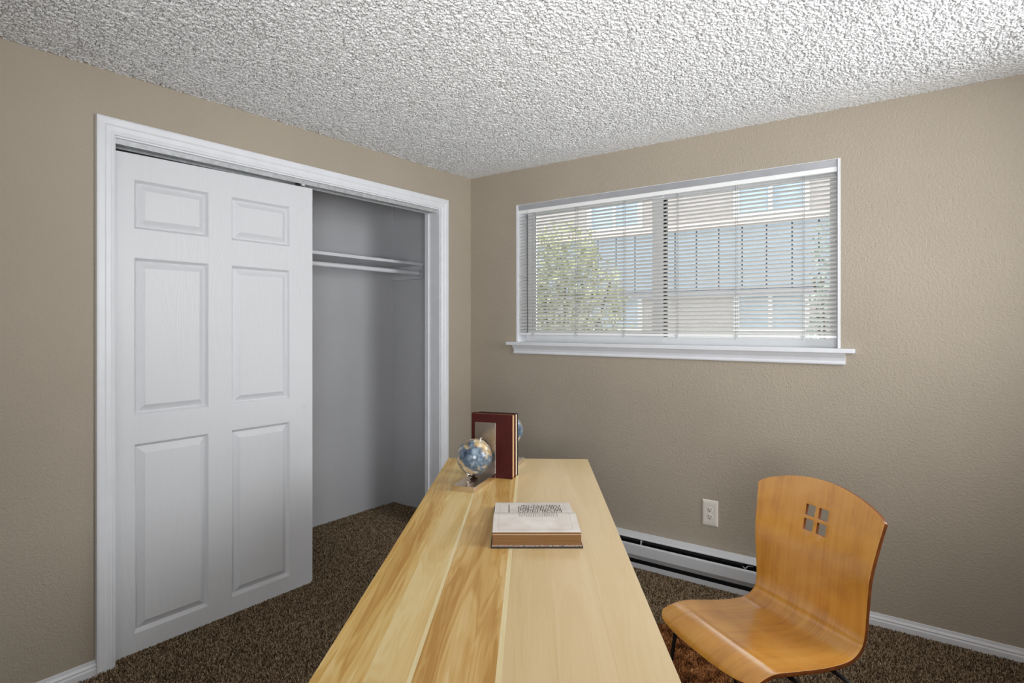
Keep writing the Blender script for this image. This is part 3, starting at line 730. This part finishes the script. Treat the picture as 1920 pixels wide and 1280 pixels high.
# ------------------------------------------------------------------ open book
def page_mat(name, far):
    t = NT(name)
    uv = t.add('ShaderNodeUVMap'); s = t.add('ShaderNodeSeparateXYZ'); t.link(uv.outputs[0], s.inputs[0])
    U, V = s.outputs[0], s.outputs[1]                     # U along the spine, V from gutter to fore-edge
    paper = t.ramp(t.noise(t.coord(), 22, 3), [(.3, lin((206, 196, 186))), (.7, lin((220, 212, 204)))])
    def band(x, a, b): return t.math('MULTIPLY', t.math('GREATER_THAN', x, a), t.math('LESS_THAN', x, b))
    nz = t.add('ShaderNodeTexNoise'); nz.inputs['Scale'].default_value = 1; nz.inputs['Detail'].default_value = 2
    mp = t.add('ShaderNodeMapping'); mp.inputs['Scale'].default_value = (46, 9, 1); t.link(uv.outputs[0], mp.inputs[0]); t.link(mp.outputs[0], nz.inputs['Vector'])
    words = t.math('GREATER_THAN', nz.outputs[0], .42)
    lines = t.math('LESS_THAN', t.math('FRACT', t.math('MULTIPLY', U, 46)), .5)
    if far: area = t.math('MULTIPLY', band(U, .30, .86), band(V, .10, .80))
    else: area = t.math('MULTIPLY', band(U, .30, .78), band(V, .14, .42))
    ink = t.math('MULTIPLY', t.math('MULTIPLY', lines, words), area)
    if far:
        ttl = t.math('MULTIPLY', band(U, .175, .195), t.math('MULTIPLY', band(V, .1, .8), t.math('GREATER_THAN', t.math('FRACT', t.math('MULTIPLY', V, 15)), .4)))
        ink = t.math('MAXIMUM', ink, ttl)
    rule = t.math('MAXIMUM', t.math('MULTIPLY', t.math('MAXIMUM', band(U, .064, .067), band(U, .915, .918)), band(V, .04, .90)), t.math('MULTIPLY', band(V, .897, .903), band(U, .064, .918)))
    ink = t.math('MAXIMUM', t.math('MULTIPLY', ink, 1.0 if far else .5), t.math('MULTIPLY', rule, .5))
    t.base(t.mix(ink, paper, lin((70, 62, 56))), .75, spec=.2)
    return t.m
def open_book():
    ang = math.atan2(.141, .190)
    root = tag(empty('open_book', (1.739, -1.7825, DZ + .0003), ang), 'open hardback book with printed pages lying on the pale desk', 'book')
    # local: x along the spine (-.1185...1185), y from near fore-edge (0) to the far one (.345)
    L_ = .1185; W_ = .345; G = .172
    mesh_obj('cover', B(-L_, L_, 0, .1655, 0, .0042, .001), M_BLACKCLOTH, root)
    mesh_obj('cover', B(-L_, L_, .1785, W_, 0, .0042, .001), M_BLACKCLOTH, root)
    mesh_obj('spine', B(-L_, L_, .1650, .1790, .0, .0030, .001), M_BLACKCLOTH, root)
    def block(name, prof, mats, far):
        # prof: top curve [(y,z)] from gutter to fore-edge
        bm = bmesh.new(); uvl = bm.loops.layers.uv.new('UVMap'); l = L_ - .004; n = len(prof)
        yb = prof[-1][0] + (.004 if not far else -.004) * -1
        T0 = [[bm.verts.new((x, y, z)) for y, z in prof] for x in (-l, l)]
        lo = [[bm.verts.new((x, y, .0043)) for y, z in prof[:-1]] + [bm.verts.new((x, yb, .0043))] for x in (-l, l)]
        ln = [0]
        for a, b in zip(prof, prof[1:]): ln.append(ln[-1] + math.hypot(b[0] - a[0], b[1] - a[1]))
        for k in range(n - 1):
            f = bm.faces.new((T0[0][k], T0[1][k], T0[1][k + 1], T0[0][k + 1])); f.material_index = 0
            for lp, (u, v) in zip(f.loops, ((0, k), (1, k), (1, k + 1), (0, k + 1))): lp[uvl].uv = (u, ln[v] / ln[-1])
            g = bm.faces.new((lo[0][k], lo[0][k + 1], lo[1][k + 1], lo[1][k])); g.material_index = 1
        for e in (0, 1):
            for k in range(n - 1): bm.faces.new((T0[e][k], T0[e][k + 1], lo[e][k + 1], lo[e][k])).material_index = 1
        bm.faces.new((T0[0][-1], T0[1][-1], lo[1][-1], lo[0][-1])).material_index = 1
        bm.faces.new((T0[0][0], T0[1][0], lo[1][0], lo[0][0])).material_index = 1
        bmesh.ops.recalc_face_normals(bm, faces=bm.faces[:])
        return mesh_obj(name, bm, None, root, mats=mats, smooth=50)
    edge = paper_edge('gilt_fore_edge', (122, 88, 54), 'z')
    near = [(G, .0145), (G - .003, .028), (G - .009, .0385), (G - .020, .0445), (G - .042, .0455), (G - .080, .0425), (G - .120, .0395), (G - .150, .0380), (.012, .0372)]
    fa = [(G, .0140), (G + .006, .019), (G + .016, .0235), (G + .034, .0265), (G + .060, .0268), (G + .095, .024), (G + .125, .0215), (G + .150, .020), (W_ - .010, .0185)]
    block('page_block', near, [page_mat('near_page_print', False), edge], False)
    block('page_block', fa, [page_mat('far_page_print', True), edge], True)
    bm = bmesh.new()
    for k in range(18):
        x = -L_ + .006 + k * .0128; box(bm, x, x + .009, .0035, .0085, .0043, .0052)
    mm = NT('marbled_endpaper'); v = mm.coord(); mm.base(mm.ramp(mm.noise(v, 190, 3), [(.35, lin((60, 70, 84))), (.48, lin((190, 176, 150))), (.6, lin((150, 58, 44))), (.75, lin((214, 206, 190)))]), .7)
    bm.free(); mesh_obj('endpaper', B(-L_ + .003, L_ - .003, .002, .02, .0043, .0062), mm.m, root)
    bm = bmesh.new(); tube(bm, [(-L_ + .004, .0112, .0318), (0, .0111, .0316), (L_ - .004, .0112, .0318)], .0005, 6); mesh_obj('loose_leaf_edge', bm, M_PG2, root)
open_book()

# ------------------------------------------------------------------ outdoors, seen between the slats
gr = tag(mesh_obj('ground', B(-14, 12, .30, 26, -.5, -.3), plain('concrete_path', (150, 148, 140), .9, vary=.2, vscale=2)), 'pale concrete ground outside the window', kind='structure')
def lap_mat():
    t = NT('pinkish_lap_siding'); s = t.add('ShaderNodeSeparateXYZ'); c = t.add('ShaderNodeTexCoord'); t.link(c.outputs['Object'], s.inputs[0])
    w = t.math('FRACT', t.math('MULTIPLY', s.outputs[2], 6.5)); n = t.noise(t.coord((1, 1, 1)), 5, 3)
    t.base(t.ramp(n, [(.3, lin((184, 172, 167))), (.7, lin((200, 188, 183)))]), .8); t.bump(w, .8, .02)
    return t.m
M_LAP = lap_mat(); M_BLUE = plain('blue_grey_panel', (160, 170, 180), .6, vary=.08, vscale=2); M_EXT = plain('white_exterior_trim', (238, 236, 234), .6)
M_EXTGLASS = plain('far_window_glass', (176, 190, 202), .12, vary=.2, vscale=2); M_FASC = plain('pink_fascia', (228, 206, 196), .7)
bu = tag(empty('apartment_building', (0, 8, -.3)), 'neighbouring pinkish apartment building with blue grey panels beyond the window', 'building')
WN = [(-6.52, -5.40, 1.52, 2.17), (-3.52, -2.41, 1.52, 2.17), (-.526, .593, 1.52, 2.17), (2.47, 3.59, 1.52, 2.17), (-6.52, -5.40, 3.58, 4.55), (-3.52, -2.41, 3.58, 4.55), (-.526, .593, 3.58, 4.55), (2.47, 3.59, 3.58, 4.55)]
mesh_obj('facade', slab_holes('y', 0, .2, -11, 7, 0, 5.0, WN), M_LAP, bu)
mesh_obj('interior_backing', B(-11, 7, .6, .7, 0, 5.0), M_BLUE, bu)
for (a, b, c, d) in WN:
    f = mesh_obj('window_frame', slab_holes('y', -.04, .08, a - .06, b + .06, c - .06, d + .06, [(a + .03, (a + b) / 2 - .03, c + .03, d - .03), ((a + b) / 2 + .03, b - .03, c + .03, d - .03)]), M_EXT, bu)
    for p, q in ((a + .02, (a + b) / 2 - .02), ((a + b) / 2 + .02, b - .02)): mesh_obj('pane', B(p, q, .03, .04, c + .02, d - .02), M_EXTGLASS, f)
x = -4.0; pn = None
for k in range(33):
    x = -8.2 + k * .41
    if x + .4 > 4.4: break
    if pn is None: pn = mesh_obj('wall_panel', B(0, .385, -.10, .0, 2.26, 3.40, .006), M_BLUE, bu)
    else: pn = copy_part(pn, bu)
    pn.location = (x, 0, 0)
mesh_obj('panel_backing', B(-8.2, 4.4, -.04, -.002, 2.26, 3.40), plain('dark_joint', (70, 84, 96), .8), bu)
mesh_obj('fascia', B(-8.3, 4.5, -.16, -.002, 3.40, 3.50, .005), M_FASC, bu)
mesh_obj('gutter', B(-8.3, 4.5, -.18, -.002, 2.16, 2.25, .01), plain('grey_gutter', (150, 146, 152), .5), bu)
mesh_obj('roof', B(-11.4, 7.4, -.4, 3, 5.0, 5.18, .02), plain('roof_grey', (120, 118, 116), .8), bu)

def leaf_mat(name, a, b, c):
    t = NT(name); n = t.noise(t.coord(), 9, 3); t.base(t.ramp(n, [(.3, lin(a)), (.5, lin(b)), (.7, lin(c))]), .6, spec=.3); return t.m
def shrub(name, loc, rad, n, ls, mat, label, seed):
    rg = np.random.default_rng(seed); root = tag(empty(name, loc), label, 'shrub')
    d = rg.standard_normal((n, 3)); d /= np.linalg.norm(d, axis=1)[:, None]
    P = d * (rg.uniform(.25, 1, (n, 1)) ** .5) * np.array(rad); P[:, 2] += rad[2] * 1.05
    lump = .78 + .22 * np.sin(P[:, :1] * 7 + seed) * np.cos(P[:, 2:3] * 6 + 1)
    P[:, :2] *= lump
    a = rg.standard_normal((n, 3)); a /= np.linalg.norm(a, axis=1)[:, None]; b = np.cross(a, rg.standard_normal((n, 3))); b /= np.linalg.norm(b, axis=1)[:, None]
    s = ls * rg.uniform(.6, 1.3, (n, 1)); nn = np.cross(a, b)
    V = np.stack([P - a * s, P + b * s * .38 + nn * s * .1, P + a * s, P - b * s * .38 + nn * s * .1], 1).reshape(-1, 3)
    me = bpy.data.meshes.new('foliage'); me.from_pydata(V.tolist(), [], np.arange(4 * n).reshape(-1, 4).tolist()); me.materials.append(mat)
    o = bpy.data.objects.new('foliage', me); COL.objects.link(o); o.parent = root; o['kind'] = 'stuff'
    st_ = plain('bark', (92, 76, 60), .9)
    for k in range(5):
        t = bmesh.new(); e = Vector(((k - 2) * rad[0] * .3, rg.uniform(-.2, .2), rad[2] * 1.5)); tube(t, smooth_path([(0, 0, 0), e * .4 + Vector((0, 0, .1)), e], 5), .014, 7); mesh_obj('branch', t, st_, root)
LEAF = leaf_mat('yellow_green_leaf', (104, 110, 78), (176, 178, 134), (222, 220, 184)); LEAF2 = leaf_mat('grey_green_leaf', (110, 124, 112), (168, 180, 168), (216, 224, 214))
shrub('leafy_shrub', (-1.25, 3.2, -.3), (1.15, .5, 1.42), 7600, .042, LEAF, 'yellow green leafy shrub outside the left pane of the window', 3)
shrub('slender_shrub', (1.50, 4.4, -.3), (.33, .3, 1.45), 1500, .04, LEAF2, 'pale slender shrub outside the right edge of the window', 5)
